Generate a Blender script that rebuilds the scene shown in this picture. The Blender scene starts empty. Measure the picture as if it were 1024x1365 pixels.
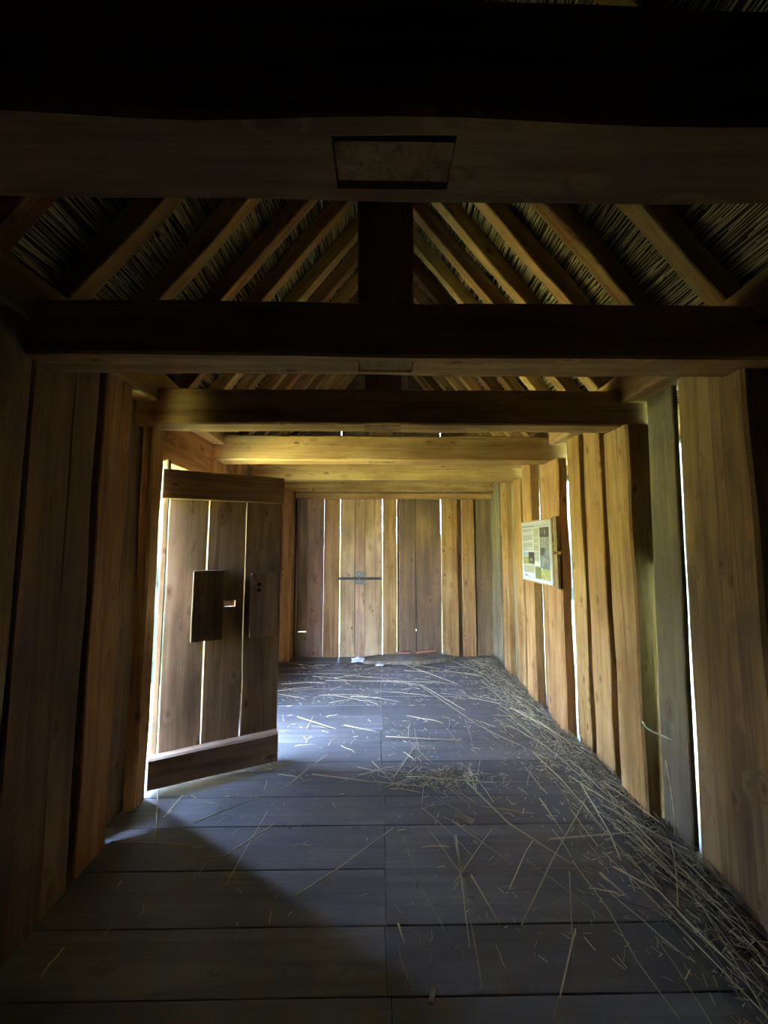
import bpy, bmesh, math, random
from mathutils import Vector, Matrix, noise

random.seed(7)
scene = bpy.context.scene
COL = scene.collection
R = math.radians

# ------------------------------------------------------------------ helpers
def link(o, parent=None):
    COL.objects.link(o)
    if parent is not None:
        o.parent = parent
    return o

def tag(o, label=None, cat=None, group=None, kind=None):
    if label: o['label'] = label
    if cat: o['category'] = cat
    if group: o['group'] = group
    if kind: o['kind'] = kind
    return o

def empty(name, loc=(0, 0, 0), rz=0.0, parent=None):
    o = bpy.data.objects.new(name, None)
    o.location = loc
    o.rotation_euler = (0, 0, rz)
    o.empty_display_size = 0.1
    return link(o, parent)

def mesh_obj(name, bm, mats, parent=None, loc=(0, 0, 0), rot=(0, 0, 0), smooth=False):
    me = bpy.data.meshes.new(name)
    bmesh.ops.recalc_face_normals(bm, faces=bm.faces[:])
    bm.to_mesh(me)
    bm.free()
    if not isinstance(mats, (list, tuple)):
        mats = [mats]
    for m in mats:
        me.materials.append(m)
    if smooth:
        for p in me.polygons:
            p.use_smooth = True
    o = bpy.data.objects.new(name, me)
    o.location = loc
    o.rotation_euler = rot
    return link(o, parent)

def nz(v, s):
    return noise.noise(Vector((v[0] + s * 13.7, v[1] - s * 7.3, v[2] + s * 3.1)))

def ring_loft(bm, rings, mi=0):
    vr = [[bm.verts.new(p) for p in r] for r in rings]
    n = len(vr[0])
    for a, b in zip(vr[:-1], vr[1:]):
        for i in range(n):
            f = bm.faces.new((a[i], a[(i + 1) % n], b[(i + 1) % n], b[i]))
            f.material_index = mi
    for r in (vr[0], vr[-1]):
        f = bm.faces.new(r)
        f.material_index = mi

def add_timber(bm, x0, x1, y0, y1, z0, z1, seed=0.0, jit=0.004, ch=0.006, seg=0.11, mi=0):
    """hewn squared timber whose long axis is local Z; the edges wander a little along its length"""
    n = max(1, int((z1 - z0) / seg))
    rings = []
    c = min(ch, (x1 - x0) * .3, (y1 - y0) * .3)
    for k in range(n + 1):
        z = z0 + (z1 - z0) * k / n
        base = [(x0 + c, y0), (x1 - c, y0), (x1, y0 + c), (x1, y1 - c), (x1 - c, y1), (x0 + c, y1), (x0, y1 - c), (x0, y0 + c)]
        ring = []
        for (x, y) in base:
            q = (x * 6, y * 6, z * 2.3)
            ring.append((x + jit * 1.6 * nz(q, seed), y + jit * 1.6 * nz(q, seed + 5), z))
        rings.append(ring)
    ring_loft(bm, rings, mi)

def timber(name, sx, sy, L, mat, parent=None, loc=(0, 0, 0), rot=(0, 0, 0), jit=0.004, ch=0.006, seed=None):
    bm = bmesh.new()
    add_timber(bm, -sx / 2, sx / 2, -sy / 2, sy / 2, 0, L, random.random() * 40 if seed is None else seed, jit, ch)
    return mesh_obj(name, bm, mat, parent, loc, rot)

def add_box(bm, x0, x1, y0, y1, z0, z1, mi=0, bev=0.0):
    vs = [bm.verts.new(p) for p in ((x0, y0, z0), (x1, y0, z0), (x1, y1, z0), (x0, y1, z0), (x0, y0, z1), (x1, y0, z1), (x1, y1, z1), (x0, y1, z1))]
    fs = []
    for idx in ((0, 1, 2, 3), (4, 5, 6, 7), (0, 1, 5, 4), (1, 2, 6, 5), (2, 3, 7, 6), (3, 0, 4, 7)):
        f = bm.faces.new([vs[i] for i in idx])
        f.material_index = mi
        fs.append(f)
    if bev > 0:
        es = list({e for f in fs for e in f.edges})
        bmesh.ops.bevel(bm, geom=es, offset=bev, segments=2, affect='EDGES', profile=.6)

def add_tube(bm, pts, r0, r1=None, sides=5, mi=0, hollow=False):
    r1 = r0 if r1 is None else r1
    pts = [Vector(p) for p in pts]
    rings = []
    for i, p in enumerate(pts):
        t = (pts[min(i + 1, len(pts) - 1)] - pts[max(i - 1, 0)]).normalized()
        a = t.cross(Vector((0, 0, 1)))
        if a.length < .1:
            a = t.cross(Vector((1, 0, 0)))
        a.normalize()
        b = a.cross(t)
        r = r0 + (r1 - r0) * i / max(1, len(pts) - 1)
        rings.append([p + (a * math.cos(2 * math.pi * k / sides) + b * math.sin(2 * math.pi * k / sides)) * r for k in range(sides)])
    ring_loft(bm, rings, mi)

# ------------------------------------------------------------------ materials
def newmat(name):
    m = bpy.data.materials.new(name)
    m.use_nodes = True
    nt = m.node_tree
    b = nt.nodes['Principled BSDF']
    return m, nt, b

def N(nt, typ, **kw):
    n = nt.nodes.new(typ)
    for k, v in kw.items():
        setattr(n, k, v)
    return n

def math_n(nt, op, a, b=None, clamp=False):
    n = N(nt, 'ShaderNodeMath', operation=op)
    n.use_clamp = clamp
    for i, v in enumerate((a, b)):
        if v is None: continue
        if isinstance(v, (int, float)): n.inputs[i].default_value = v
        else: nt.links.new(v, n.inputs[i])
    return n.outputs[0]

def ramp(nt, fac, stops):
    n = N(nt, 'ShaderNodeValToRGB')
    e = n.color_ramp.elements
    while len(e) < len(stops): e.new(.5)
    for el, (p, c) in zip(e, stops):
        el.position = p
        el.color = (*c, 1) if len(c) == 3 else c
    nt.links.new(fac, n.inputs[0])
    return n.outputs[0]

def mixc(nt, fac, a, b, mode='MIX'):
    n = N(nt, 'ShaderNodeMix', data_type='RGBA', blend_type=mode)
    for s, v in ((n.inputs[0], fac), (n.inputs[6], a), (n.inputs[7], b)):
        if isinstance(v, (int, float)): s.default_value = v
        elif isinstance(v, tuple): s.default_value = (*v, 1)
        else: nt.links.new(v, s)
    return n.outputs[2]

def wood(name, light, dark, knot=(.10, .05, .025), knots=1.0, grey=0.0, rough=.72, vary=.35, spec=.25, long_axis=2, attr=None):
    m, nt, b = newmat(name)
    tc = N(nt, 'ShaderNodeTexCoord')
    info = N(nt, 'ShaderNodeObjectInfo')
    rnd = info.outputs['Random']
    if attr:
        at = N(nt, 'ShaderNodeAttribute', attribute_name=attr)
        rnd = at.outputs['Fac']
    comb = N(nt, 'ShaderNodeCombineXYZ')
    for i, k in enumerate((37.0, 91.0, 53.0)):
        nt.links.new(math_n(nt, 'MULTIPLY', rnd, k), comb.inputs[i])
    add = N(nt, 'ShaderNodeVectorMath', operation='ADD')
    nt.links.new(tc.outputs['Object'], add.inputs[0])
    nt.links.new(comb.outputs[0], add.inputs[1])
    P = add.outputs[0]
    def scaled(across, along):
        mp = N(nt, 'ShaderNodeMapping')
        s = [across] * 3
        s[long_axis] = along
        mp.inputs['Scale'].default_value = s
        nt.links.new(P, mp.inputs[0])
        return mp.outputs[0]
    # knots
    vo = N(nt, 'ShaderNodeTexVoronoi')
    vo.inputs['Scale'].default_value = 1.0
    nt.links.new(scaled(9.0, 4.6), vo.inputs['Vector'])
    sel = math_n(nt, 'GREATER_THAN', N(nt, 'ShaderNodeSeparateColor').outputs[0], .30)
    sc = nt.nodes[-1]
    for n_ in nt.nodes:
        if n_.type == 'SEPARATE_COLOR':
            nt.links.new(vo.outputs['Color'], n_.inputs[0])
    near = N(nt, 'ShaderNodeMapRange', interpolation_type='SMOOTHSTEP')
    near.inputs['From Min'].default_value = .17
    near.inputs['From Max'].default_value = .06
    nt.links.new(vo.outputs['Distance'], near.inputs[0])
    kn = math_n(nt, 'MULTIPLY', near.outputs[0], sel)
    halo = N(nt, 'ShaderNodeMapRange', interpolation_type='SMOOTHSTEP')
    halo.inputs['From Min'].default_value = .36
    halo.inputs['From Max'].default_value = .1
    nt.links.new(vo.outputs['Distance'], halo.inputs[0])
    hal = math_n(nt, 'MULTIPLY', halo.outputs[0], sel)
    # grain
    off = N(nt, 'ShaderNodeVectorMath', operation='SCALE')
    nt.links.new(scaled(16, .9), off.inputs[0])
    cmb = N(nt, 'ShaderNodeCombineXYZ')
    hv = math_n(nt, 'MULTIPLY', hal, .8)
    for i in range(3):
        nt.links.new(hv, cmb.inputs[i])
    off.inputs['Scale'].default_value = 1.0
    ad2 = N(nt, 'ShaderNodeVectorMath', operation='ADD')
    nt.links.new(off.outputs[0], ad2.inputs[0])
    nt.links.new(cmb.outputs[0], ad2.inputs[1])
    n1 = N(nt, 'ShaderNodeTexNoise')
    n1.inputs['Scale'].default_value = 1.0
    n1.inputs['Detail'].default_value = 5
    n1.inputs['Distortion'].default_value = .6
    nt.links.new(ad2.outputs[0], n1.inputs['Vector'])
    n2 = N(nt, 'ShaderNodeTexNoise')
    n2.inputs['Scale'].default_value = 1.0
    n2.inputs['Detail'].default_value = 3
    nt.links.new(scaled(95, 3.5), n2.inputs['Vector'])
    g = math_n(nt, 'ADD', math_n(nt, 'MULTIPLY', n1.outputs[0], .72), math_n(nt, 'MULTIPLY', n2.outputs[0], .28))
    col = ramp(nt, g, [(.39, dark), (.59, light)])
    n3 = N(nt, 'ShaderNodeTexNoise')
    n3.inputs['Scale'].default_value = 1.0
    n3.inputs['Detail'].default_value = 4
    nt.links.new(scaled(3.2, 1.3), n3.inputs['Vector'])
    stain = ramp(nt, n3.outputs[0], [(.34, (.46, .39, .33)), (.60, (1.16, 1.12, 1.04))])
    col = mixc(nt, .75, col, stain, 'MULTIPLY')
    # thin dark checks along the grain
    n4 = N(nt, 'ShaderNodeTexNoise')
    n4.inputs['Scale'].default_value = 1.0
    n4.inputs['Detail'].default_value = 2
    nt.links.new(scaled(48, .75), n4.inputs['Vector'])
    crk = ramp(nt, n4.outputs[0], [(.655, (0, 0, 0)), (.70, (1, 1, 1))])
    # dabs of dirt and resin
    n5 = N(nt, 'ShaderNodeTexNoise')
    n5.inputs['Scale'].default_value = 1.0
    n5.inputs['Detail'].default_value = 5
    n5.inputs['Roughness'].default_value = .65
    nt.links.new(scaled(13, 5.5), n5.inputs['Vector'])
    dab = ramp(nt, n5.outputs[0], [(.60, (0, 0, 0)), (.72, (1, 1, 1))])
    col = mixc(nt, math_n(nt, 'MULTIPLY', dab, .55 * knots), col, knot)
    col = mixc(nt, math_n(nt, 'MULTIPLY', crk, .6), col, knot)
    if grey > 0:
        lum = sum(light) / 3 * .75
        gm = ramp(nt, n3.outputs[0], [(.35, (1, 1, 1)), (.7, (.35, .35, .35))])
        sepg = math_n(nt, 'MULTIPLY', gm, grey)
        col = mixc(nt, sepg, col, (lum * .95, lum * .93, lum * .88))
    col = mixc(nt, math_n(nt, 'MULTIPLY', hal, .30 * knots), col, dark)
    col = mixc(nt, math_n(nt, 'MULTIPLY', kn, .85 * knots), col, knot)
    val = math_n(nt, 'ADD', math_n(nt, 'MULTIPLY', rnd, vary), 1 - vary * .6)
    hs = N(nt, 'ShaderNodeHueSaturation')
    nt.links.new(val, hs.inputs['Value'])
    nt.links.new(math_n(nt, 'ADD', math_n(nt, 'MULTIPLY', rnd, .02), .49), hs.inputs['Hue'])
    nt.links.new(col, hs.inputs['Color'])
    nt.links.new(hs.outputs[0], b.inputs['Base Color'])
    b.inputs['Roughness'].default_value = rough
    b.inputs['Specular IOR Level'].default_value = spec
    bp = N(nt, 'ShaderNodeBump')
    bp.inputs['Strength'].default_value = .6
    bp.inputs['Distance'].default_value = .004
    nt.links.new(g, bp.inputs['Height'])
    nt.links.new(bp.outputs[0], b.inputs['Normal'])
    return m

def plain(name, c, rough=.7, metal=0.0, spec=.3, var=.25, scale=40):
    m, nt, b = newmat(name)
    tc = N(nt, 'ShaderNodeTexCoord')
    n1 = N(nt, 'ShaderNodeTexNoise')
    n1.inputs['Scale'].default_value = scale
    n1.inputs['Detail'].default_value = 4
    nt.links.new(tc.outputs['Object'], n1.inputs['Vector'])
    lo = tuple(v * (1 - var) for v in c)
    hi = tuple(min(1, v * (1 + var)) for v in c)
    nt.links.new(ramp(nt, n1.outputs[0], [(.3, lo), (.7, hi)]), b.inputs['Base Color'])
    b.inputs['Roughness'].default_value = rough
    b.inputs['Metallic'].default_value = metal
    b.inputs['Specular IOR Level'].default_value = spec
    return m

def straw_mat(name, c, vary=.5):
    m, nt, b = newmat(name)
    info = N(nt, 'ShaderNodeObjectInfo')
    geo = N(nt, 'ShaderNodeNewGeometry')
    r = math_n(nt, 'FRACT', math_n(nt, 'ADD', info.outputs['Random'], geo.outputs['Random Per Island']))
    lo = tuple(v * (1 - vary) for v in c)
    hi = tuple(min(1, v * (1 + vary)) for v in c)
    nt.links.new(ramp(nt, r, [(0.0, lo), (1.0, hi)]), b.inputs['Base Color'])
    b.inputs['Roughness'].default_value = .45
    b.inputs['Specular IOR Level'].default_value = .4
    return m

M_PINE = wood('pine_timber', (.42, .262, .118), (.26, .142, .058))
M_DIM = wood('dimmed_pine_timber', (.30, .192, .092), (.16, .092, .042), grey=.12)  # darker pine: shade put into the colour of near boards and nearest beam
M_BEAM = wood('hewn_beam', (.40, .262, .125), (.25, .148, .066), knots=.9, vary=.15)
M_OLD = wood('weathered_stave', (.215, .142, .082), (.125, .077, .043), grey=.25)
M_GREY = wood('grey_stave', (.25, .215, .145), (.14, .118, .076), grey=.3, knots=.6)
M_ROSE = wood('reddish_stave', (.27, .165, .118), (.17, .096, .068), grey=.15)
M_NEW = wood('fresh_pine', (.55, .385, .225), (.42, .26, .135), knots=.8, vary=.15)
M_LEAF = wood('door_board', (.36, .235, .145), (.21, .125, .072), grey=.10, vary=.15)
M_LOCK = wood('dark_lock_block', (.19, .135, .10), (.085, .058, .042), knots=.5, vary=.2)
M_FLOOR = wood('worn_floor_board', (.140, .136, .134), (.080, .077, .076), knots=.25, grey=.5, rough=.5, vary=.35, spec=.4, long_axis=0, attr='board_id')
M_STRAW = straw_mat('dry_reed', (.46, .38, .22))
M_STRAWD = straw_mat('old_reed', (.20, .165, .105))
M_THATCH = straw_mat('thatch_reed', (.44, .34, .17), .65)
M_THATCHBODY = plain('thatch_body', (.045, .035, .018), .95, var=.5, scale=18)
M_IRON = plain('dark_iron', (.035, .034, .035), .5, .7, .5)
M_STEEL = plain('galvanised_plate', (.16, .155, .12), .5, .5, .5, .4, 30)
M_WHITE = plain('white_paper', (.78, .78, .78), .6, var=.05)
M_HOLE = plain('hole_shade_black', (.006, .005, .004), .95, var=.1)
M_RED = wood('reddish_batten', (.42, .20, .13), (.27, .12, .08), knots=.3)

# floor gets saw marks across the boards
def add_saw(m):
    nt = m.node_tree
    bp = next(n for n in nt.nodes if n.type == 'BUMP')
    tc = N(nt, 'ShaderNodeTexCoord')
    w = N(nt, 'ShaderNodeTexWave', bands_direction='X')
    w.inputs['Scale'].default_value = 28
    w.inputs['Distortion'].default_value = 1.4
    w.inputs['Detail'].default_value = 2
    nt.links.new(tc.outputs['Object'], w.inputs['Vector'])
    b2 = N(nt, 'ShaderNodeBump')
    b2.inputs['Strength'].default_value = .18
    b2.inputs['Distance'].default_value = .003
    nt.links.new(w.outputs['Fac'], b2.inputs['Height'])
    nt.links.new(bp.outputs[0], b2.inputs['Normal'])
    b = nt.nodes['Principled BSDF']
    nt.links.new(b2.outputs[0], b.inputs['Normal'])
add_saw(M_FLOOR)

# ------------------------------------------------------------------ ground outside
m, nt, b = newmat('meadow_grass')
tc = N(nt, 'ShaderNodeTexCoord')
n1 = N(nt, 'ShaderNodeTexNoise'); n1.inputs['Scale'].default_value = 3.0; n1.inputs['Detail'].default_value = 6
nt.links.new(tc.outputs['Object'], n1.inputs['Vector'])
nt.links.new(ramp(nt, n1.outputs[0], [(.3, (.25, .255, .06)), (.7, (.38, .36, .11))]), b.inputs['Base Color'])
b.inputs['Roughness'].default_value = .9
M_GRASS = m
bm = bmesh.new()
GN, GS = 60, 1.3
grid = []
for i in range(GN + 1):
    row = []
    for j in range(GN + 1):
        x, y = (i - GN / 2) * GS, (j - GN / 2) * GS
        h = max(0, -4.5 - x) * .26
        h = min(h, 9) + (.25 * noise.noise(Vector((x * .2, y * .2, 0))) if x < -4.5 else 0)
        row.append(bm.verts.new((x, y, h)))
    grid.append(row)
for i in range(GN):
    for j in range(GN):
        bm.faces.new((grid[i][j], grid[i + 1][j], grid[i + 1][j + 1], grid[i][j + 1]))
tag(mesh_obj('ground', bm, M_GRASS, loc=(0, 0, -.16), smooth=True), 'sunlit meadow rising beyond the open doorway', 'ground', kind='structure')
M_BLOCKER = plain('dark_blocker_leaves', (.016, .020, .009), .9, var=.6, scale=9)  # leaf tone darkened so the added blocker returns little light
M_BLOCKERPALE = plain('pale_blocker_leaves', (.10, .115, .06), .9, var=.6, scale=9)  # leaf tone lightened so more daylight bounces into the wall slits
def light_blocker(x0, x1, y0, y1, h, label, mat=None):  # unseen leafy masses added outside to block and bounce daylight
    bm = bmesh.new()
    nx, ny, nzz = max(2, int((x1 - x0) / .4)), max(2, int((y1 - y0) / .4)), max(2, int(h / .4))
    bmesh.ops.create_cube(bm, size=1)
    bmesh.ops.subdivide_edges(bm, edges=bm.edges[:], cuts=24, use_grid_fill=True)
    for v in bm.verts:
        p = Vector((x0 + (v.co.x + .5) * (x1 - x0), y0 + (v.co.y + .5) * (y1 - y0), (v.co.z + .5) * h))
        n_ = noise.noise_vector(p * 1.7) * .22 + noise.noise_vector(p * 5) * .08
        v.co = p + Vector((n_.x, n_.y, n_.z if p.z > .1 else 0))
    return tag(mesh_obj('light_blocker', bm, mat or M_BLOCKER, loc=(0, 0, -.2)), label, 'light_blocker', kind='structure')
light_blocker(6.0, 7.6, -9, 14, 10.5, 'added leafy blocker outside the right wall, dimming the slits and stopping the sun', M_BLOCKERPALE)
light_blocker(-4.9, -1.85, 4.8, 6.4, 7.5, 'added dark leafy blocker outside the doorway, cutting light through the door post slot')
light_blocker(-3.0, 5.6, 11.5, 12.8, 2.0, 'added low leafy blocker outside the back wall, dimming its slits', M_BLOCKERPALE)

# ------------------------------------------------------------------ floor
X0, X1, Y0, Y1 = -1.62, 1.74, -1.7, 5.6
bm = bmesh.new()
lay = bm.faces.layers.float.new('board_id')
y = Y0
k = 0
edges = [2.20, 2.43]                       # the two board joints that show best
ys = [Y0]
while ys[-1] < Y1 - .1:
    ys.append(ys[-1] + random.uniform(.20, .27))
# snap joints so that one runs at 2.21, 1.93
def snap(v):
    i = min(range(len(ys)), key=lambda q: abs(ys[q] - v)); ys[i] = v
for v in (1.93, 2.21, 2.45, 2.70, 1.66): snap(v)
ys[-1] = Y1
for a, c in zip(ys[:-1], ys[1:]):
    cut = .035 + random.uniform(-.012, .012)
    for xa, xb in ((X0, cut - .0015), (cut + .0015, X1)):
        k += 1
        before = set(bm.faces)
        dz = random.uniform(-.003, .0)
        add_box(bm, xa, xb, a + .0025, c - .0025, -.05, dz, bev=.003)
        rv = random.random()
        for f in bm.faces:
            if f not in before:
                f[lay] = rv
add_box(bm, X0, X1, Y0, Y1, -.15, -.052)
tag(mesh_obj('floor', bm, M_FLOOR), 'worn dark grey wide board floor strewn with straw', 'floor', kind='structure')

# ------------------------------------------------------------------ walls
ZT = 2.37
def wall(name, label):
    return tag(empty(name), label, 'wall', kind='structure')

def stave(w, axis, a0, a1, face, thick, mat, side, z0=0.0, z1=ZT, lean=0.0, name='stave', jit=.005, label=None):
    """one upright plank; axis 'y': runs along Y on a side wall with its inner face at X = face; axis 'x': on an end wall with its inner face at Y = face"""
    c = (a0 + a1) / 2
    if axis == 'y':
        o = timber(name, thick, a1 - a0, z1 - z0, mat, w, (face + side * thick / 2, c, z0), (0, lean, 0), jit=jit)
    else:
        o = timber(name, a1 - a0, thick, z1 - z0, mat, w, (c, face + side * thick / 2, z0), (0, 0, 0), jit=jit)
    if label: o['label'] = label
    return o

def post(y0, y1, face, depth, side, mat, label, z1=2.23, grp=None):
    o = timber('timber_post', depth, y1 - y0, z1, mat, None, (face + side * depth / 2, (y0 + y1) / 2, 0), jit=.006, ch=.012)
    return tag(o, label, 'post', grp, 'thing')

# --- right wall
WR = wall('wall_right', 'right-hand wall of upright pine planks with daylight between them')
yy = -1.66
while yy < 1.2:
    w_ = random.uniform(.2, .28)
    stave(WR, 'y', yy, min(yy + w_, 1.40), 1.55 + random.uniform(-.01, .02), .06, M_PINE, 1)
    yy += w_ + .004
stave(WR, 'y', yy - .02, 1.50, 1.60, .06, M_OLD, 1)
stave(WR, 'y', 1.634, 1.733, 1.515, .07, M_DIM, 1, lean=.016)  # near boards and their post: shade put into a darker pine
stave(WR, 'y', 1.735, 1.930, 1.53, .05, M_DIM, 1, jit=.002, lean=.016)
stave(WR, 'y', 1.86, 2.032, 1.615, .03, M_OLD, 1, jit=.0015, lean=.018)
yy = -1.66
while yy < 1.85:
    stave(WR, 'y', yy, min(yy + .30, 1.90), 1.665, .04, M_OLD, 1, z1=2.6)
    yy += .28
stave(WR, 'y', 2.15, 2.238, 1.625, .03, M_OLD, 1, z0=1.38, name='patch', jit=.001)  # unseen battens added so the gap lights only the post's middle
stave(WR, 'y', 2.15, 2.238, 1.625, .03, M_OLD, 1, z1=.36, name='patch', jit=.001)
stave(WR, 'y', 2.14, 2.192, 1.625, .03, M_OLD, 1, z0=.365, z1=1.375, name='patch', jit=.005)
stave(WR, 'y', 3.06, 3.186, 1.603, .03, M_OLD, 1, jit=.002)
stave(WR, 'y', 2.006, 2.203, 1.555, .034, M_GREY, 1, label='grey weathered stave', jit=.0015, lean=.018)
stave(WR, 'y', 2.44, 2.66, 1.605, .04, M_OLD, 1)
stave(WR, 'y', 2.627, 2.842, 1.55, .05, M_PINE, 1)
stave(WR, 'y', 2.80, 2.96, 1.605, .04, M_OLD, 1)
stave(WR, 'y', 2.919, 3.089, 1.56, .045, M_PINE, 1)
stave(WR, 'y', 3.425, 3.57, 1.53, .06, M_PINE, 1)
stave(WR, 'y', 3.53, 3.733, 1.585, .04, M_OLD, 1, jit=.002)
stave(WR, 'y', 3.737, 3.955, 1.50, .09, M_PINE, 1, jit=.002)
stave(WR, 'y', 3.93, 4.14, 1.595, .04, M_OLD, 1)
stave(WR, 'y', 4.29, 4.525, 1.585, .035, M_GREY, 1, jit=.002)
stave(WR, 'y', 4.53, 4.73, 1.52, .075, M_PINE, 1, jit=.002)
stave(WR, 'y', 4.70, 4.80, 1.598, .04, M_OLD, 1)
stave(WR, 'y', 4.75, 5.02, 1.60, .05, M_OLD, 1)
stave(WR, 'y', 4.99, 5.36, 1.575, .05, M_GREY, 1, label='wide greenish grey stave beside the back corner')

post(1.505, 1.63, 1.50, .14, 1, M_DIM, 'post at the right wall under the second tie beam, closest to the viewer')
post(2.24, 2.48, 1.49, .17, 1, M_PINE, 'broad pale pine post on the right between a daylight gap and two narrow staves')
post(3.142, 3.41, 1.49, .085, 1, M_PINE, 'pale pine post behind the near edge of the information board')
post(4.12, 4.32, 1.535, .12, 1, M_PINE, 'slim pine post on the right wall beyond the information board')

# --- left wall
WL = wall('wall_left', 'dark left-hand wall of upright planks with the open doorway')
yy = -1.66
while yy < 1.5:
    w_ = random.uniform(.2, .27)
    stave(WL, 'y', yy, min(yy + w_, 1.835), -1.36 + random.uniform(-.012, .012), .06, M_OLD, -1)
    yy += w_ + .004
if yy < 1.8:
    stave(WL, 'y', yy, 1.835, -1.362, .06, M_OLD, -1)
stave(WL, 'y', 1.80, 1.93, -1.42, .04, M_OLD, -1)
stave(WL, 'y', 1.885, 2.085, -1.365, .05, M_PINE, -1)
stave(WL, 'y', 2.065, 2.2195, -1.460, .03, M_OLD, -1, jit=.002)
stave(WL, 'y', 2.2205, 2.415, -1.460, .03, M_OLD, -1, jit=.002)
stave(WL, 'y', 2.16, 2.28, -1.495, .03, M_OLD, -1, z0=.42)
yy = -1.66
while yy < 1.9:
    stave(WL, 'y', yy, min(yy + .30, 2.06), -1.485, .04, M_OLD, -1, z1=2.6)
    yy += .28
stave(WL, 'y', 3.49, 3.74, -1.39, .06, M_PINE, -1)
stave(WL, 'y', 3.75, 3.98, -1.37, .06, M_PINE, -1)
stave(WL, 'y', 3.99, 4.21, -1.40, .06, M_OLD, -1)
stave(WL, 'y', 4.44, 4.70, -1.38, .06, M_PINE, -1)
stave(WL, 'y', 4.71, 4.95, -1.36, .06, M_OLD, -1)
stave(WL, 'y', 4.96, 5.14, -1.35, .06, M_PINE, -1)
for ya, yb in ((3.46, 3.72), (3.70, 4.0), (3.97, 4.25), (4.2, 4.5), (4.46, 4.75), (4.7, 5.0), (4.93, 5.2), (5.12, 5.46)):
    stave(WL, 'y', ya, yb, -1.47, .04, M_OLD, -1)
# lintel board over the doorway is part of the wall
timber('lintel', .06, .31, .84, M_PINE, WL, (-1.45, 2.44, 2.215), (R(-90), 0, 0))
post(2.34, 2.452, -1.385, .07, -1, M_PINE, 'door post on the left that the open door leaf hangs beside')
post(3.26, 3.48, -1.385, .13, -1, M_PINE, 'door post on the far side of the doorway behind the open door leaf')
post(4.22, 4.43, -1.385, .13, -1, M_PINE, 'left wall post hidden well behind the open door leaf')
post(5.14, 5.33, -1.145, .15, -1, M_PINE, 'left back corner post seen past the free edge of the door leaf')

# --- back wall
YB = 5.35
WB = wall('wall_back', 'back wall of upright planks with bright slits of daylight')
TOPB = 2.20
def bs(a0, a1, mat, face=YB, th=.05, z0=0, z1=TOPB, label=None):
    stave(WB, 'x', a0, a1, face, th, mat, 1, z0, z1, label=label, jit=.0012)
bs(-1.64, -1.13, M_OLD, YB + .03)
bs(-1.16, -1.09, M_OLD, YB + .075)
bs(.49, .55, M_OLD, YB + .06, z0=.35)
bs(.49, .55, M_OLD, YB + .06, z1=.325)
bs(-.79, -.752, M_OLD, YB + .055)
bs(-1.105, -.985, M_OLD, YB + .02, z0=.335)
bs(-1.105, -.985, M_GREY, YB + .02, z1=.322)
bs(-.985, -.755, M_ROSE, label='reddish brown stave')
bs(-.748, -.5305, M_PINE, YB - .01)
bs(.0615, .256, M_PINE, YB - .005)
bs(.290, .515, M_OLD)
bs(.261, .31, M_OLD, YB + .045)
bs(.524, .872, M_OLD)
bs(.878, 1.105, M_PINE, YB - .01)
bs(1.08, 1.20, M_OLD, YB + .05)
bs(1.170, 1.343, M_PINE, YB)
bs(1.335, 1.74, M_OLD, YB + .03)
timber('top_rail', .08, .04, 2.72, M_BEAM, WB, (-1.145, YB - .035, 2.185), (0, R(90), 0))

# --- wall behind the viewer (closes the hut)
WF = wall('wall_front', 'plank wall closing the dark end of the hut')
xx = -1.6
while xx < 1.7:
    stave(WF, 'x', xx, xx + .25, -1.6, .06, M_OLD, -1, z1=2.5)
    stave(WF, 'x', xx - .1, xx + .18, -1.665, .04, M_OLD, -1, z1=2.5)
    xx += .252

# ------------------------------------------------------------------ gables
RX, RZ = .085, 4.48          # ridge of the rafter undersides
SL = math.tan(R(52))
def gable(name, yf, side, slits, label):
    g = tag(empty(name), label, 'gable', kind='structure')
    xs = [-1.75]
    while xs[-1] < 1.9:
        xs.append(xs[-1] + random.uniform(.17, .23))
    for s in slits:
        i = min(range(len(xs)), key=lambda q: abs(xs[q] - s)); xs[i] = s
    for a, c in zip(xs[:-1], xs[1:]):
        lo = 2.2
        ga = .0045 if a in slits else -.004
        gc = .0045 if c in slits else -.004
        xa, xb = a + ga, c - gc
        za = RZ + .36 - abs(xa - RX) * SL
        zb = RZ + .36 - abs(xb - RX) * SL
        za, zb = max(za, lo + .03), max(zb, lo + .03)
        bm = bmesh.new()
        off = random.uniform(0, .012)
        f0 = [bm.verts.new(p) for p in ((xa, yf + off, lo), (xb, yf + off, lo), (xb, yf + off, zb), (xa, yf + off, za))]
        f1 = [bm.verts.new((v.co.x, v.co.y + side * .035, v.co.z)) for v in f0]
        bm.faces.new(f0); bm.faces.new(f1)
        for i in range(4):
            bm.faces.new((f0[i], f0[(i + 1) % 4], f1[(i + 1) % 4], f1[i]))
        mesh_obj('gable_board', bm, M_OLD, g)
gable('gable_wall', 5.40, 1, [-.53, .893], 'dark boarded gable above the back wall with two thin slits of light')
gable('gable_wall', -1.62, -1, [], 'dark boarded gable behind the viewer above the front wall')

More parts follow.
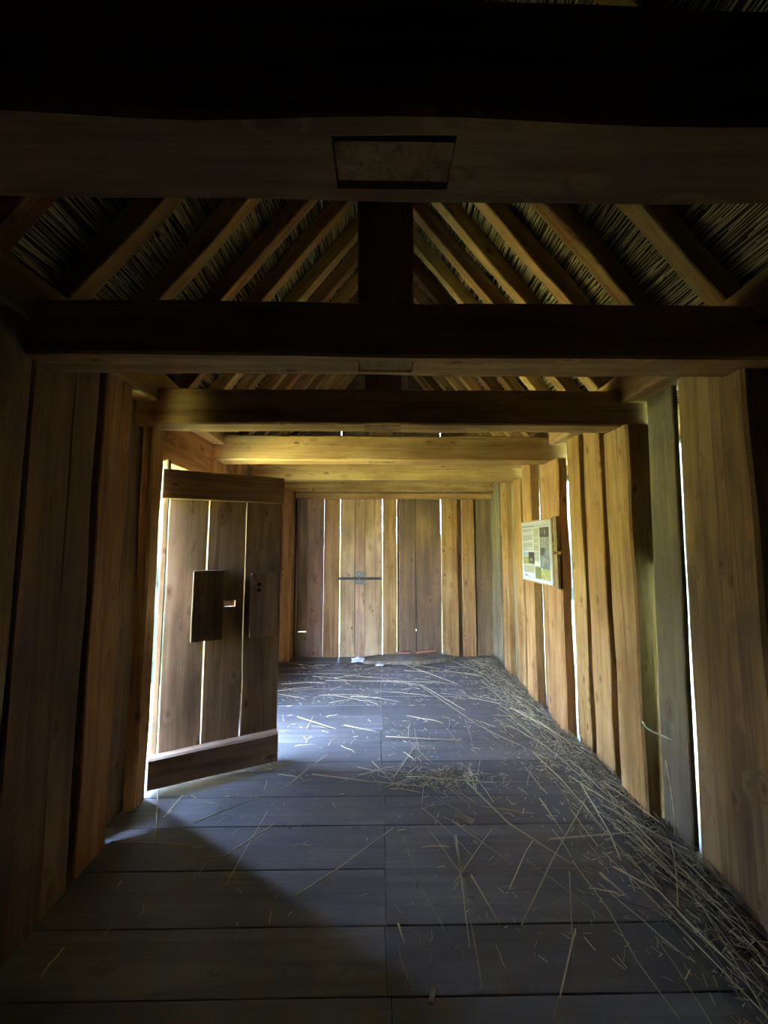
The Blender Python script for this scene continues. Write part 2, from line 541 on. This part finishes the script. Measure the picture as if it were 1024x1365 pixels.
# ------------------------------------------------------------------ tie beams with mortises, king posts, plates
ties = [(.588, .765), (1.425, 1.60), (2.268, 2.432), (3.262, 3.43), (4.25, 4.42), (5.17, 5.345)]
tlabel = ['nearest heavy tie beam, overhead and almost black, with a tenon end showing below',
          'second tie beam from the viewer with a dark front and pale underside',
          'third tie beam, dark, resting on the post beside the open door',
          'fourth tie beam, brightly lit yellow, behind the top of the doorway',
          'fifth tie beam, yellow, just in front of the back wall beam',
          'last tie beam lying along the top of the back wall']
klabel = ['king post on the nearest tie beam, lost in the dark above it',
          'black king post standing in the middle of the second tie beam',
          'king post on the third tie beam, behind the second beam',
          'pale foot of the king post on the brightly lit fourth tie beam',
          'king post on the fifth tie beam in front of the back gable',
          'king post against the back gable above the last tie beam']
TX0, TX1 = -1.60, 1.79
TZ0, TZ1 = 2.23, 2.452
for i, (a, c) in enumerate(ties):
    bm = bmesh.new()
    cy = (a + c) / 2
    hx, hy = (TZ1 - TZ0) / 2, (c - a) / 2
    L = TX1 - TX0
    ma, mb = -.085 - TX0, .140 - TX0           # mortise along the beam
    m0, m1 = -.038, .040                       # across
    sd = i * 3.7
    kw = dict(seed=sd, jit=.005)
    # local x is down (after the turn local +x points to -Z), local y is world y
    add_timber(bm, -hx, hx, -hy, hy, 0, ma, ch=.010, **kw)
    add_timber(bm, -hx, hx, -hy, hy, mb, L, ch=.010, **kw)
    add_timber(bm, -hx, hx, -hy, m0 - .003, ma, mb, ch=.010, **kw)
    add_timber(bm, -hx, hx, m1 + .0005, hy, ma, mb, ch=.010, **kw)
    o = mesh_obj('tie_beam', bm, M_DIM if i == 0 else M_BEAM, loc=(TX0, cy, (TZ0 + TZ1) / 2), rot=(0, R(90), 0))  # nearest beam's shade is put into its darker pine
    tag(o, tlabel[i], 'beam', 'tie beams across the hut', 'thing')
    # king post: shaft + tenon reaching through the beam
    bm = bmesh.new()
    add_timber(bm, -.112, .112, -.055, .055, TZ1 + .002, RZ - .02, seed=sd + 9, jit=.004, ch=.008)
    o = mesh_obj('king_post', bm, M_BEAM, loc=(.0285 + .026 * (i > 0), cy, 0))
    if i > 0:
        o.location.x = .028
    bm = bmesh.new()
    add_timber(bm, -.1105, .1095, m0 + .001, m1 - .001, TZ0 + .005, TZ1 - .001, seed=sd + 4, jit=.0006, ch=.002)
    mesh_obj('tenon', bm, M_DIM, o)
    tag(o, klabel[i], 'king post', 'king posts on the tie beams', 'thing')

for side, xa, xb, lab in ((1, 1.485, 1.70, 'long wall plate beam along the top of the right wall'),
                          (-1, -1.56, -1.33, 'long wall plate beam along the top of the dark left wall')):
    o = timber('wall_plate', xb - xa, .19, 7.1, M_BEAM, None, ((xa + xb) / 2, -1.65, 2.465), (R(-90), 0, 0), jit=.006, ch=.012)
    tag(o, lab, 'beam', 'wall plates', 'thing')

for side, xp in ((1, 1.70), (-1, -1.56)):
    for ya, yb, h in ((-1.65, 1.2, .13), (1.2, 2.9, .115), (2.9, 5.45, .09)):  # boards added to stop daylight leaking in under the thatch
        o = timber('eave_light_stop', .03, h, yb - ya, M_OLD, None, (xp - side * .02, ya, 2.555 + h / 2), (R(-90), 0, 0), jit=.008)
        tag(o, f"board added to stop daylight at the eave on the {'right' if side > 0 else 'left'} plate, "
            + {-1.65: 'above the viewer', 1.2: 'over the grey stave' if side > 0 else 'over the open doorway', 2.9: 'at the far end of the hut'}[ya], 'board', 'eave light stops', 'thing')
# ------------------------------------------------------------------ rafters
NRM = .12
RY = {1: [.90, 1.22, 1.653, 2.005, 2.325, 2.66, 2.93, 3.24, 3.56, 3.87, 4.20, 4.50, 4.80, 5.10, 5.34],
      -1: [.98, 1.33, 1.69, 2.045, 2.40, 2.71, 3.07, 3.376, 3.68, 3.97, 4.27, 4.56, 4.83, 5.10, 5.34]}
ordn = ['first', 'second', 'third', 'fourth', 'fifth', 'sixth', 'seventh', 'eighth', 'ninth', 'tenth', 'eleventh', 'twelfth', 'thirteenth', 'fourteenth', 'last']
ov = .22
half = 1.575
c52, s52 = math.cos(R(52)), math.sin(R(52))
def slope_pt(side, x_from_ridge, normal):
    """a point on a roof slope: horizontal distance from the ridge, height along the slope's outward normal"""
    return (RX + side * (x_from_ridge + normal * s52), RZ - x_from_ridge * SL + normal * c52)
Lr = (half + ov) / c52
for side, sname in ((1, 'right'), (-1, 'left')):
    for k, yv in enumerate(RY[side]):
        fx, fz = slope_pt(side, half + ov, .055)
        o = timber('rafter', .11, .082, Lr, M_PINE, None, (fx, yv + random.uniform(-.012, .012), fz), (0, -side * R(38), 0), jit=.006, ch=.006)
        where = 'nearest the viewer' if k == 0 else ('against the back gable' if k == 14 else 'counted from the viewer')
        tag(o, f'{ordn[k]} sloping pine rafter of the {sname} roof slope, {where}', 'rafter', f'rafters of the {sname} roof slope', 'thing')
# ridge pole
o = timber('ridge_pole', .09, .09, 7.2, M_OLD, None, (RX, -1.65, RZ + .10), (R(-90), 0, 0))
tag(o, 'dark ridge pole where the two rafter slopes meet above the king posts', 'beam', kind='thing')

# ------------------------------------------------------------------ thatch
for side, sname in ((1, 'right'), (-1, 'left')):
    bm = bmesh.new()
    n0, n1 = .155, .42
    top_in = slope_pt(side, -.0, n0); bot_in = slope_pt(side, half + ov + .05, n0)
    bot_out = slope_pt(side, half + ov + .12, n1); top_out = slope_pt(side, -.2, n1)
    prof = [(RX - side * .02, RZ + n0 / c52 + .02 * SL), bot_in, bot_out, top_out]
    ra = [(p[0], -2.0, p[1]) for p in prof]
    rb = [(p[0], 5.85, p[1]) for p in prof]
    ring_loft(bm, [ra, rb])
    tag(mesh_obj('roof', bm, M_THATCHBODY), f'thick dark thatch of the {sname} roof slope', 'roof', kind='structure')
    # reeds lying across the rafters, ragged ends
    bm = bmesh.new()
    rng = random.Random(11 + side)
    d = .02
    while d < half + ov:
        yv = .7 + rng.uniform(-.5, 0)
        while yv < 5.5:
            ln = rng.uniform(.25, 1.1)
            nn = .116 + rng.uniform(0, .036)
            sk = rng.uniform(-.022, .022)
            dip = rng.uniform(-.02, .004) if rng.random() < .35 else 0
            pa = slope_pt(side, d + rng.uniform(-.01, .01), nn + (dip if rng.random() < .5 else 0))
            pb = slope_pt(side, d + sk, nn + dip)
            pm = slope_pt(side, d + sk / 2, nn)
            r = rng.uniform(.0025, .0042)
            add_tube(bm, [(pa[0], yv, pa[1]), (pm[0], yv + ln / 2, pm[1]), (pb[0], yv + ln, pb[1])], r, r * .8, 4)
            yv += ln * rng.uniform(.65, .95)
        d += rng.uniform(.0045, .0075)
    o = mesh_obj('thatch_reeds', bm, M_THATCH)
    tag(o, f'layer of straw coloured reeds lying over the rafters of the {sname} slope', 'thatch', kind='stuff')

# ------------------------------------------------------------------ open door
A = Vector((-1.414, 2.524, 0))
D1 = tag(empty('door_1', A, math.atan2(.426, .905)), 'ledged plank door standing open into the room, with a wooden block lock', 'door', kind='structure')
def dboard(u0, u1, z0, z1, y0, y1, mat, name, seed=None, jit=.003, ch=.004, parent=D1):
    return timber(name, u1 - u0, y1 - y0, z1 - z0, mat, parent, ((u0 + u1) / 2, (y0 + y1) / 2, z0), jit=jit, ch=ch, seed=seed)
dboard(.000, .034, .045, 1.99, .0, .034, M_LEAF, 'board')
dboard(.040, .276, .045, 1.995, .0, .036, M_LEAF, 'board')
# middle board with the cut-out hand hole
bm = bmesh.new()
u0, u1 = .284, .517
hu0, hu1, hz0, hz1 = .396, .466, 1.080, 1.122
for (a, c, z0, z1) in ((u0, u1, .04, hz0), (u0, u1, hz1, 1.992), (u0, hu0, hz0, hz1), (hu1, u1, hz0, hz1)):
    add_timber(bm, a - .4, c - .4, -.018, .018, z0, z1, seed=2.2, jit=.0025, ch=.0008, seg=.12)
mesh_obj('board', bm, M_LEAF, D1, (.4, .018, 0))
dboard(.526, .768, .04, 1.99, .0, .036, M_LEAF, 'board')
o = dboard(.0, .772, 0, .195, -.045, 0, M_LEAF, 'top_ledge')
def lay_flat(o, u0, u1, z0, z1, y0, y1, seed, jit=.003, ch=.005):
    """horizontal member: long axis along the leaf"""
    bm = bmesh.new()
    add_timber(bm, -(z1 - z0) / 2, (z1 - z0) / 2, -(y1 - y0) / 2, (y1 - y0) / 2, 0, u1 - u0, seed, jit, ch)
    bmesh.ops.recalc_face_normals(bm, faces=bm.faces[:])
    bm.to_mesh(o.data); bm.free()
    o.location = (u0, (y0 + y1) / 2, (z0 + z1) / 2)
    o.rotation_euler = (0, R(90), 0)
lay_flat(o, .0, .776, 1.806, 1.998, -.045, 0, 3.3)
o = dboard(.0, .772, 0, .195, -.045, 0, M_LEAF, 'bottom_ledge')
lay_flat(o, -.002, .766, .028, .215, -.075, 0, 6.1, jit=.005, ch=.012)
dboard(.197, .385, .885, 1.335, -.095, -.001, M_LOCK, 'lock_block', ch=.006)
o = dboard(.560, .747, .868, 1.308, -.050, -.001, M_LEAF, 'lock_block', ch=.005)
for z in (1.228, 1.190):
    bm = bmesh.new()
    bmesh.ops.create_cone(bm, cap_ends=True, segments=20, radius1=.014, radius2=.014, depth=.010)
    h = mesh_obj('peg_hole_disc', bm, M_HOLE, o, (.617 - .6535, -.0255, z - .868), (R(90), 0, 0))  # solid disc; the dark inside of the hole is put into its colour
    h['label'] = 'black disc painted as a round hole'
bm = bmesh.new()
bmesh.ops.create_cone(bm, cap_ends=True, segments=16, radius1=.018, radius2=.016, depth=.14)
mesh_obj('hinge_pin', bm, M_LOCK, D1, (.022, .017, 2.0))

# ------------------------------------------------------------------ back door
D2 = tag(empty('door_2', (0, YB - .012, 0)), 'closed door of fresh pale pine boards in the back wall', 'door', kind='structure')
for a, c in ((-.525, -.322), (-.318, -.182), (-.180, .055)):
    timber('board', c - a, .045, 2.185, M_NEW, D2, ((a + c) / 2, .0225, .004), jit=.001)
for z in (.30, 1.80):
    timber('ledge', .10, .03, .56, M_NEW, D2, (-.515, .062, z), (0, R(90), 0), jit=.002)
for u in (-.320, -.181):
    timber('cover_strip', .04, .012, 1.41, M_NEW, D2, (u, .0535, .345), jit=.001)
    timber('cover_strip', .04, .012, .245, M_NEW, D2, (u, .0535, .01), jit=.001)
    timber('cover_strip', .04, .012, .335, M_NEW, D2, (u, .0535, 1.845), jit=.001)
bm = bmesh.new(); add_box(bm, -.30, .30, -.007, .007, -.017, .017, bev=.002)
lb = mesh_obj('latch_bar', bm, M_IRON, D2, (-.246, -.022, 1.052)); lb['label'] = 'dark flat iron latch bar'
for x in (-.245, -.01, .262):
    bm = bmesh.new()
    bmesh.ops.create_uvsphere(bm, u_segments=10, v_segments=6, radius=.007)
    mesh_obj('bolt', bm, M_STEEL, lb, (x, -.008, 0))
bm = bmesh.new(); add_box(bm, -.072, .072, -.004, .004, -.092, .092, bev=.0015)
mesh_obj('latch_plate', bm, M_STEEL, D2, (-.240, -.006, 1.062))['label'] = 'grey metal plate'

# ------------------------------------------------------------------ information board
def flat(name, c):
    m_, nt_, b_ = newmat(name)
    b_.inputs['Base Color'].default_value = (*c, 1)
    b_.inputs['Roughness'].default_value = .45
    return m_
PM = [flat('print_white', (.90, .91, .90)), flat('print_text', (.26, .27, .25)), flat('print_title', (.10, .09, .07)),
      flat('print_cream', (.70, .68, .48)), plain('print_dark', (.035, .032, .028), .5, var=.6, scale=30), plain('print_grey', (.20, .21, .21), .5, var=.7, scale=22),
      plain('print_slate', (.11, .15, .19), .5, var=.6, scale=26), plain('print_meadow', (.36, .36, .12), .5, var=.4, scale=24),
      plain('print_leaf', (.13, .15, .05), .5, var=.5, scale=30), flat('print_sky', (.50, .60, .66))]
SW, SH = .665, .555
IB = tag(empty('info_board', (1.452, 3.205 + SW / 2, 1.447), R(-90)), 'white printed information board with photographs hung on the right wall', 'sign')
# local: x to the reader's right, y away from the reader (into the wall), z up
bm = bmesh.new(); add_box(bm, -SW / 2 - .008, SW / 2 + .008, .004, .024, -SH / 2 - .012, SH / 2 + .012, bev=.002)
mesh_obj('backing_panel', bm, M_PINE, IB)
bm = bmesh.new()
add_box(bm, -SW / 2, SW / 2, -.002, .004, -SH / 2, SH / 2, 0)
def rect(u0, u1, v0, v1, mi, lvl=1):
    x0, x1 = (u0 - .5) * SW, (u1 - .5) * SW
    z0, z1 = (v0 - .5) * SH, (v1 - .5) * SH
    add_box(bm, x0, x1, -.002 - .0004 * lvl, -.0015, z0, z1, mi)
rng = random.Random(3)
def text(u0, u1, v, h, mi=1, lvl=2, words=True):
    u = u0
    while u < u1 - .01:
        w = rng.uniform(.02, .06)
        rect(u, min(u + w, u1), v, v + h, mi, lvl)
        u += w + .010
text(.06, .46, .915, .018, 2)
rect(.47, .93, .918, .922, 1)
for v0, n, last in ((.872, 3, .28), (.765, 6, .25), (.635, 6, .20), (.525, 2, .16)):
    for j in range(n):
        text(.06, .40 if j < n - 1 else last, v0 - j * .0165, .008)
rect(.445, .615, .33, .89, 3)
for v0, n in ((.865, 8), (.70, 4), (.60, 6), (.47, 3), (.405, 4)):
    for j in range(n):
        text(.455, .60, v0 - j * .0165, .008)
rect(.655, .935, .23, .885, 5)
rect(.655, .935, .73, .885, 4, 2); rect(.70, .725, .80, .88, 5, 3); rect(.80, .825, .77, .87, 5, 3)
rect(.655, .935, .23, .49, 6, 2); rect(.655, .80, .44, .56, 4, 3); rect(.73, .86, .27, .40, 5, 3)
rect(.05, .455, .275, .485, 7); rect(.05, .25, .40, .485, 9, 2); rect(.25, .455, .30, .485, 4, 2); rect(.29, .40, .33, .38, 5, 3)
rect(.06, .455, .13, .265, 3)
for j in range(7):
    text(.07, .44, .245 - j * .0165, .008)
rect(.48, .945, .055, .255, 7); rect(.48, .65, .06, .24, 8, 2); rect(.67, .71, .19, .25, 9, 2)
text(.10, .19, .075, .018, 2); text(.20, .29, .065, .008)
mesh_obj('printed_sheet', bm, PM, IB)
for z0, z1, mt in ((.005, .295, M_LOCK), (-.30, -.02, M_LOCK)):
    bm = bmesh.new(); add_timber(bm, -.03, .03, -.012, .012, z0, z1, 3, .002, .003)
    mesh_obj('mounting_batten', bm, mt, IB, (SW / 2 + .042, .020, 0))

# ------------------------------------------------------------------ small things at the back and on the floor
bm = bmesh.new()
pr = [(-.19, 5.02), (.52, 4.98), (.86, 5.10), (1.02, 5.20), (.86, 5.31), (.02, 5.31), (-.16, 5.20)]
ra = [(x, y, .004) for x, y in pr]; rb = [(x * .995, y + .003, .042 + .008 * x) for x, y in pr]
ring_loft(bm, [ra, rb])
tag(mesh_obj('loose_plank', bm, M_GREY), 'grey broken plank lying on the floor at the foot of the back wall', 'plank')
for (x, yv, z, l, rz, lab) in ((.33, 5.295, .052, .20, 2, 'short reddish batten lying on the grey plank, nearer the pale back door'),
                              (.64, 5.285, .058, .27, 7, 'longer reddish batten lying on the grey plank, right of the short one')):
    o = timber('batten', .026, .03, l, M_RED, None, (x - l / 2, yv, z + .012), (0, R(90 - rz), 0), jit=.002, ch=.003)
    tag(o, lab, 'stick')
def crumple(x, yv, s, seed, lab, sc=(1, 1, .5)):
    bm = bmesh.new()
    bmesh.ops.create_icosphere(bm, subdivisions=3, radius=s)
    for v in bm.verts:
        k = 1 + .8 * nz(v.co / s * 1.6, seed) + .3 * nz(v.co / s * 4, seed + 2)
        v.co = Vector((v.co.x * k * sc[0], v.co.y * k * sc[1], max(v.co.z, -s * .5) * k * sc[2]))
    tag(mesh_obj('crumpled_paper', bm, M_WHITE, loc=(x, yv, s * .34)), lab, 'paper')
crumple(-.24, 5.14, .06, 1.0, 'larger crumpled white paper scrap on the floor before the pale back door', (1.5, 1, .55))
crumple(.02, 4.97, .03, 4.0, 'small white paper scrap beside the near edge of the grey plank', (1.6, 1, .5))
crumple(.12, 5.12, .022, 7.0, 'tiny white paper scrap resting near the pale back door sill', (1.2, 1, .8))
for (x, yv, l, w, rz, mat, lab) in ((.48, 2.245, .10, .045, -38, M_GREY, 'pale flat wood chip on the floor among the straw, right of the bare boards'),
                                   (.183, 1.415, .05, .018, 65, M_GREY, 'small wood chip on the dark floor nearest the viewer')):
    bm = bmesh.new(); add_box(bm, -l / 2, l / 2, -w / 2, w / 2, 0, .006, bev=.002)
    tag(mesh_obj('wood_chip', bm, mat, loc=(x, yv, .001), rot=(0, 0, R(rz))), lab, 'wood chip')
bm = bmesh.new()
pts = [(1.487, 2.236, .515), (1.50, 2.225, .487), (1.53, 2.21, .468), (1.560, 2.17, .463), (1.566, 2.14, .466), (1.566, 2.12, .47)]
add_tube(bm, pts, .005, .004, 6)
tag(mesh_obj('white_cord', bm, M_WHITE, smooth=True), 'short white cord strung between the broad right post and the grey stave', 'cord')

# ------------------------------------------------------------------ reeds and straw on the floor
def stalk_mesh(pts, r, bm=None):
    bm = bm or bmesh.new()
    p = [Vector(q) for q in pts]
    q = []
    for a, c in zip(p[:-1], p[1:]):
        for j in range(3):
            q.append(a.lerp(c, j / 3))
    q.append(p[-1])
    add_tube(bm, q, r, r * .65, 6)
    return bm
LONG = [
 ([(-.99, 2.22), (-.72, 2.41), (-.42, 2.61)], 'D', 'long dark reed on the floor slanting away in front of the open door leaf'),
 ([(-.57, 2.51), (-.47, 2.69), (-.36, 2.89)], 'D', 'dark reed crossing the tip of the long one beside the free door edge'),
 ([(-.67, 1.82), (-.65, 2.05), (-.62, 2.30)], 'D', 'dark straight reed pointing at the door leaf from the shadow edge'),
 ([(-.73, 2.00), (-.55, 2.20)], 'D', 'shorter dark reed leaning across the straight one before the door'),
 ([(-.35, 1.78), (-.15, 1.95), (.08, 2.16)], 'D', 'long dark reed lying alone on bare boards in the middle foreground'),
 ([(-1.10, 2.06), (-1.37, 2.55)], 'D', 'pale reed lying from the shadow to the foot of the door post'),
 ([(-1.18, 2.31), (-1.17, 2.46)], 'D', 'short reed on the bright boards just before the door bottom'),
 ([(-.04, 2.79), (.16, 2.45)], 'L', 'thick pale reed pointing into the straw heap in the middle of the floor'),
 ([(-.43, 2.65), (-.07, 2.58), (.28, 2.51)], 'L', 'long pale reed lying across the boards left of the straw heap'),
 ([(-.13, 2.63), (.11, 2.74)], 'D', 'short dark reed just behind the pale crosswise reed'),
 ([(.10, 2.61), (.29, 3.03)], 'L', 'reed rising out of the middle straw heap toward the back wall'),
 ([(-.70, 3.49), (-.34, 3.25)], 'L', 'pale reed on the brightest floor beyond the door leaf'),
 ([(-.58, 3.28), (-.56, 3.57)], 'L', 'short reed crossing the pale one on the brightest floor'),
 ([(-.28, 3.32), (.01, 3.20)], 'L', 'pale reed right of the crossed pair on the bright floor'),
 ([(.06, 3.14), (.65, 3.06)], 'L', 'long pale reed parallel to the floor boards right of the bright patch'),
 ([(.42, 4.33), (.78, 3.59)], 'L', 'bright reed in the far straw pointing toward the viewer'),
 ([(-.58, 4.39), (.21, 4.35), (.86, 4.27)], 'L', 'longest pale reed lying crosswise in the far straw'),
 ([(.32, 4.96), (.86, 4.27)], 'L', 'pale reed slanting from the broken plank to the right in the far straw'),
 ([(.45, 4.26), (.85, 3.29)], 'L', 'long pale reed slanting down from the far straw to the bright floor'),
 ([(1.21, 3.64), (1.39, 3.23)], 'L', 'pale reed at the wall foot below the information board'),
 ([(1.27, 3.61), (1.43, 3.10), (1.52, 2.72)], 'L', 'long bright reed along the right wall foot past two narrow staves'),
 ([(1.12, 2.87), (1.17, 2.56), (1.20, 1.90)], 'L', 'long bent reed parallel to the right wall over the edge of the straw drift'),
 ([(.55, 2.57), (.70, 2.19), (.90, 1.93)], 'L', 'thick pale bent reed running from the straw heap toward the right foreground'),
 ([(.40, 2.22), (.62, 1.95)], 'L', 'pale reed lying beside the flat wood chip'),
 ([(.95, 2.38), (.96, 2.11)], 'L', 'medium pale reed between the straw heap and the right wall drift'),
 ([(.39, 2.11), (.36, 1.55), (.35, 1.40)], 'D', 'long thin reed running straight to the lower picture edge, middle right'),
 ([(.40, 2.10), (.34, 1.55)], 'D', 'thin reed almost parallel beside the long one at middle right'),
 ([(.42, 1.86), (.48, 1.64)], 'D', 'short reed branching from the two parallel foreground reeds'),
 ([(.56, 1.63), (.82, 1.93), (1.23, 2.39)], 'D', 'long dark reed slanting from the right straw drift into the foreground'),
 ([(.92, 1.94), (.94, 1.68), (.93, 1.50), (.95, 1.33)], 'D', 'very long reed curving out of the right foreground at the picture edge'),
 ([(.88, 1.89), (.71, 1.52)], 'D', 'dark reed lying left of the very long foreground reed'),
 ([(.77, 1.62), (.56, 1.34)], 'D', 'dark reed in the nearest foreground below the long dark one'),
 ([(1.09, 1.90), (1.20, 1.76), (1.24, 1.52), (1.29, 1.40)], 'D', 'inner of two long reeds sweeping to the right lower corner'),
 ([(1.27, 2.53), (1.20, 2.11), (1.15, 1.94)], 'L', 'bent reed on the drift opposite the broad pale post'),
 ([(1.35, 2.23), (1.36, 1.90), (1.32, 1.60), (1.30, 1.41)], 'D', 'outer of two long reeds sweeping to the right lower corner'),
 ([(1.01, 1.87), (1.06, 1.74)], 'L', 'short thick pale reed in the right foreground'),
 ([(.87, 2.07), (1.35, 2.11)], 'D', 'dark reed lying crosswise on the drift before the grey stave'),
 ([(-1.34, 2.09), (-.93, 2.07)], 'D', 'dark reed along a board joint in the shadow by the door post'),
 ([(.08, 1.64), (.10, 1.57)], 'L', 'tiny bright reed bit alone on the dark foreground boards'),
]
rng = random.Random(21)
for pts, kind, lab in LONG:
    z = rng.uniform(.006, .018)
    c = Vector((sum(p[0] for p in pts) / len(pts), sum(p[1] for p in pts) / len(pts), 0))
    pp = [(p[0] - c.x, p[1] - c.y, z + (rng.uniform(.0, .02) if 0 < i < len(pts) - 1 else rng.uniform(0, .01))) for i, p in enumerate(pts)]
    o = mesh_obj('reed_stalk', stalk_mesh(pp, .0042 if kind == 'L' else .0036), M_STRAW, smooth=True, loc=c)
    tag(o, lab, 'reed')
# the reed leaning on the grey stave
bm = stalk_mesh([(0, 0, .34), (-.004, -.03, .22), (-.012, -.055, .1), (-.03, -.07, .004)], .004)
tag(mesh_obj('reed_stalk', bm, M_STRAW, smooth=True, loc=(1.562, 2.17, 0)), 'pale bent reed leaning upright against the grey stave', 'reed')

protos = []
for k in range(14):
    L = 1.0
    pts = []
    b1, b2 = rng.uniform(-.02, .02), rng.uniform(-.02, .02)
    for j in range(5):
        t = j / 4 - .5
        pts.append((t * L, b1 * math.sin((t + .5) * math.pi) + b2 * math.sin((t + .5) * 2 * math.pi) * .5, .03 * math.sin((t + .5) * math.pi) * rng.random()))
    bmm = bmesh.new()
    add_tube(bmm, pts, .008, .005, 5)
    me = bpy.data.meshes.new('reed_stalk')
    bmesh.ops.recalc_face_normals(bmm, faces=bmm.faces[:])
    bmm.to_mesh(me); bmm.free()
    for p in me.polygons: p.use_smooth = True
    me.materials.append(M_STRAW if k % 3 else M_STRAWD)
    protos.append(bpy.data.objects.new('reed_stalk', me))

def scatter(n, fn, label, group):
    for _ in range(n):
        x, yv, ang, ln, z = fn()
        src = rng.choice(protos)
        o = src.copy()
        o.location = (x, yv, z)
        s = rng.uniform(.24, .40)
        o.scale = (ln, s if ln < 1 else s * 1.0, s)
        o.rotation_euler = (0, rng.uniform(-.02, .02) - (.05 if z > .03 else 0), ang)
        tag(o, label, 'reed', group)
        COL.objects.link(o)
def drift():
    yv = 1.2 + 4.0 * rng.random() ** 1.1
    d = abs(rng.gauss(0, .16))
    return 1.44 - d, yv, R(90) + rng.gauss(.12, .28), rng.uniform(.15, .75), .01 + max(0, .05 - d * .2) * rng.random()
def heap():
    return .42 + rng.gauss(0, .17), 2.60 + rng.gauss(0, .06), rng.uniform(-.5, .6) + (1.2 if rng.random() < .25 else 0), rng.uniform(.10, .36), .008 + .03 * rng.random()
def far():
    return rng.uniform(-1.0, 1.3), rng.uniform(3.75, 5.0), rng.gauss(-.15, .45), rng.uniform(.12, .55), .008 + .015 * rng.random()
def mid():
    return rng.uniform(.1, 1.2), rng.uniform(1.5, 3.5), R(90) + rng.gauss(.3, .7), rng.uniform(.08, .42), .006 + .012 * rng.random()
def sparse():
    return rng.uniform(-1.2, .2), rng.uniform(1.5, 3.6), rng.uniform(0, math.pi), rng.uniform(.05, .16), .006
scatter(108, drift, 'dry reed stalk in the drift along the foot of the right wall', 'reeds drifted along the right wall')
scatter(32, heap, 'dry reed stalk in the tangled heap in the middle of the floor', 'reeds in the middle heap')
scatter(54, far, 'dry reed stalk scattered on the far floor before the back wall', 'reeds on the far floor')
scatter(60, mid, 'loose reed piece between the middle heap and the right wall drift', 'loose reeds on the right half of the floor')
scatter(24, sparse, 'short reed bit on the bare boards of the left half of the floor', 'reed bits on the left half of the floor')
for o in protos:
    bpy.data.objects.remove(o)
# fine litter nobody could count
bm = bmesh.new()
for _ in range(3200):
    q = rng.random()
    if q < .55:
        x, yv, *_r = drift(); x += rng.uniform(-.05, .08)
        zz = max(0, .035 - (1.46 - x) * .12) * rng.random()
    elif q < .65: x, yv, *_r = heap(); zz = .01 * rng.random()
    elif q < .85: x, yv, *_r = far(); zz = 0
    elif q < .96: x, yv, *_r = mid(); zz = 0
    else: x, yv, *_r = sparse(); zz = 0
    if x > 1.52: x = 1.52
    a = rng.uniform(0, math.pi); l = rng.uniform(.008, .05)
    dx, dy = math.cos(a) * l / 2, math.sin(a) * l / 2
    r = rng.uniform(.0008, .0022)
    add_tube(bm, [(x - dx, yv - dy, .003 + zz), (x + dx, yv + dy, .003 + zz + rng.uniform(0, .006))], r, r, 3)
tag(mesh_obj('straw_litter', bm, [M_STRAW]), 'fine chaff and straw crumbs over the floor boards', 'straw', kind='stuff')
bm = bmesh.new()
for _ in range(1500):
    x = 1.52 - abs(rng.gauss(0, .09)); yv = rng.uniform(.9, 5.3)
    a = R(90) + rng.gauss(0, .6); l = rng.uniform(.02, .14)
    dx, dy = math.cos(a) * l / 2, math.sin(a) * l / 2
    zz = max(0, .05 - (1.52 - x) * .35) * rng.random()
    r = rng.uniform(.001, .003)
    add_tube(bm, [(x - dx, yv - dy, .003 + zz), (min(x + dx, 1.54), yv + dy, .003 + zz + rng.uniform(0, .015))], r, r, 3)
tag(mesh_obj('straw_drift', bm, [M_STRAWD]), 'dusty matted straw drifted against the foot of the right wall', 'straw', kind='stuff')

# ------------------------------------------------------------------ light
W = bpy.data.worlds.new('daylight')
scene.world = W
W.use_nodes = True
bg = W.node_tree.nodes['Background']
bg.inputs[0].default_value = (.36, .54, 1.0, 1)
bg.inputs[1].default_value = 205.0
sl = bpy.data.lights.new('sun', 'SUN')
sl.energy = 900
sl.angle = R(1)
sl.color = (1.0, .93, .78)
so = bpy.data.objects.new('sun', sl)
# the sun stands to the right above the tall added blocker, so it lights the meadow on the doorway side and none of it enters the door
dirv = Vector((-.50, .22, -.84))
so.rotation_euler = dirv.to_track_quat('-Z', 'Y').to_euler()
so.location = (3, -8, 9)
link(so)

# ------------------------------------------------------------------ camera
cam = bpy.data.cameras.new('camera')
cam.sensor_fit = 'VERTICAL'
cam.sensor_height = 24
cam.lens = 512 / 1365 * 24
cam.clip_start = .02
co = bpy.data.objects.new('camera', cam)
co.location = (0, 0, 1.5)
co.rotation_euler = (R(90 + 5.0), 0, R(-.85))
link(co)
scene.camera = co

scene.view_settings.view_transform = 'Standard'
scene.view_settings.look = 'None'
scene.view_settings.exposure = -0.38
scene.view_settings.gamma = 1.0
scene.cycles.use_denoising = True
scene.cycles.max_bounces = 14
scene.cycles.diffuse_bounces = 10
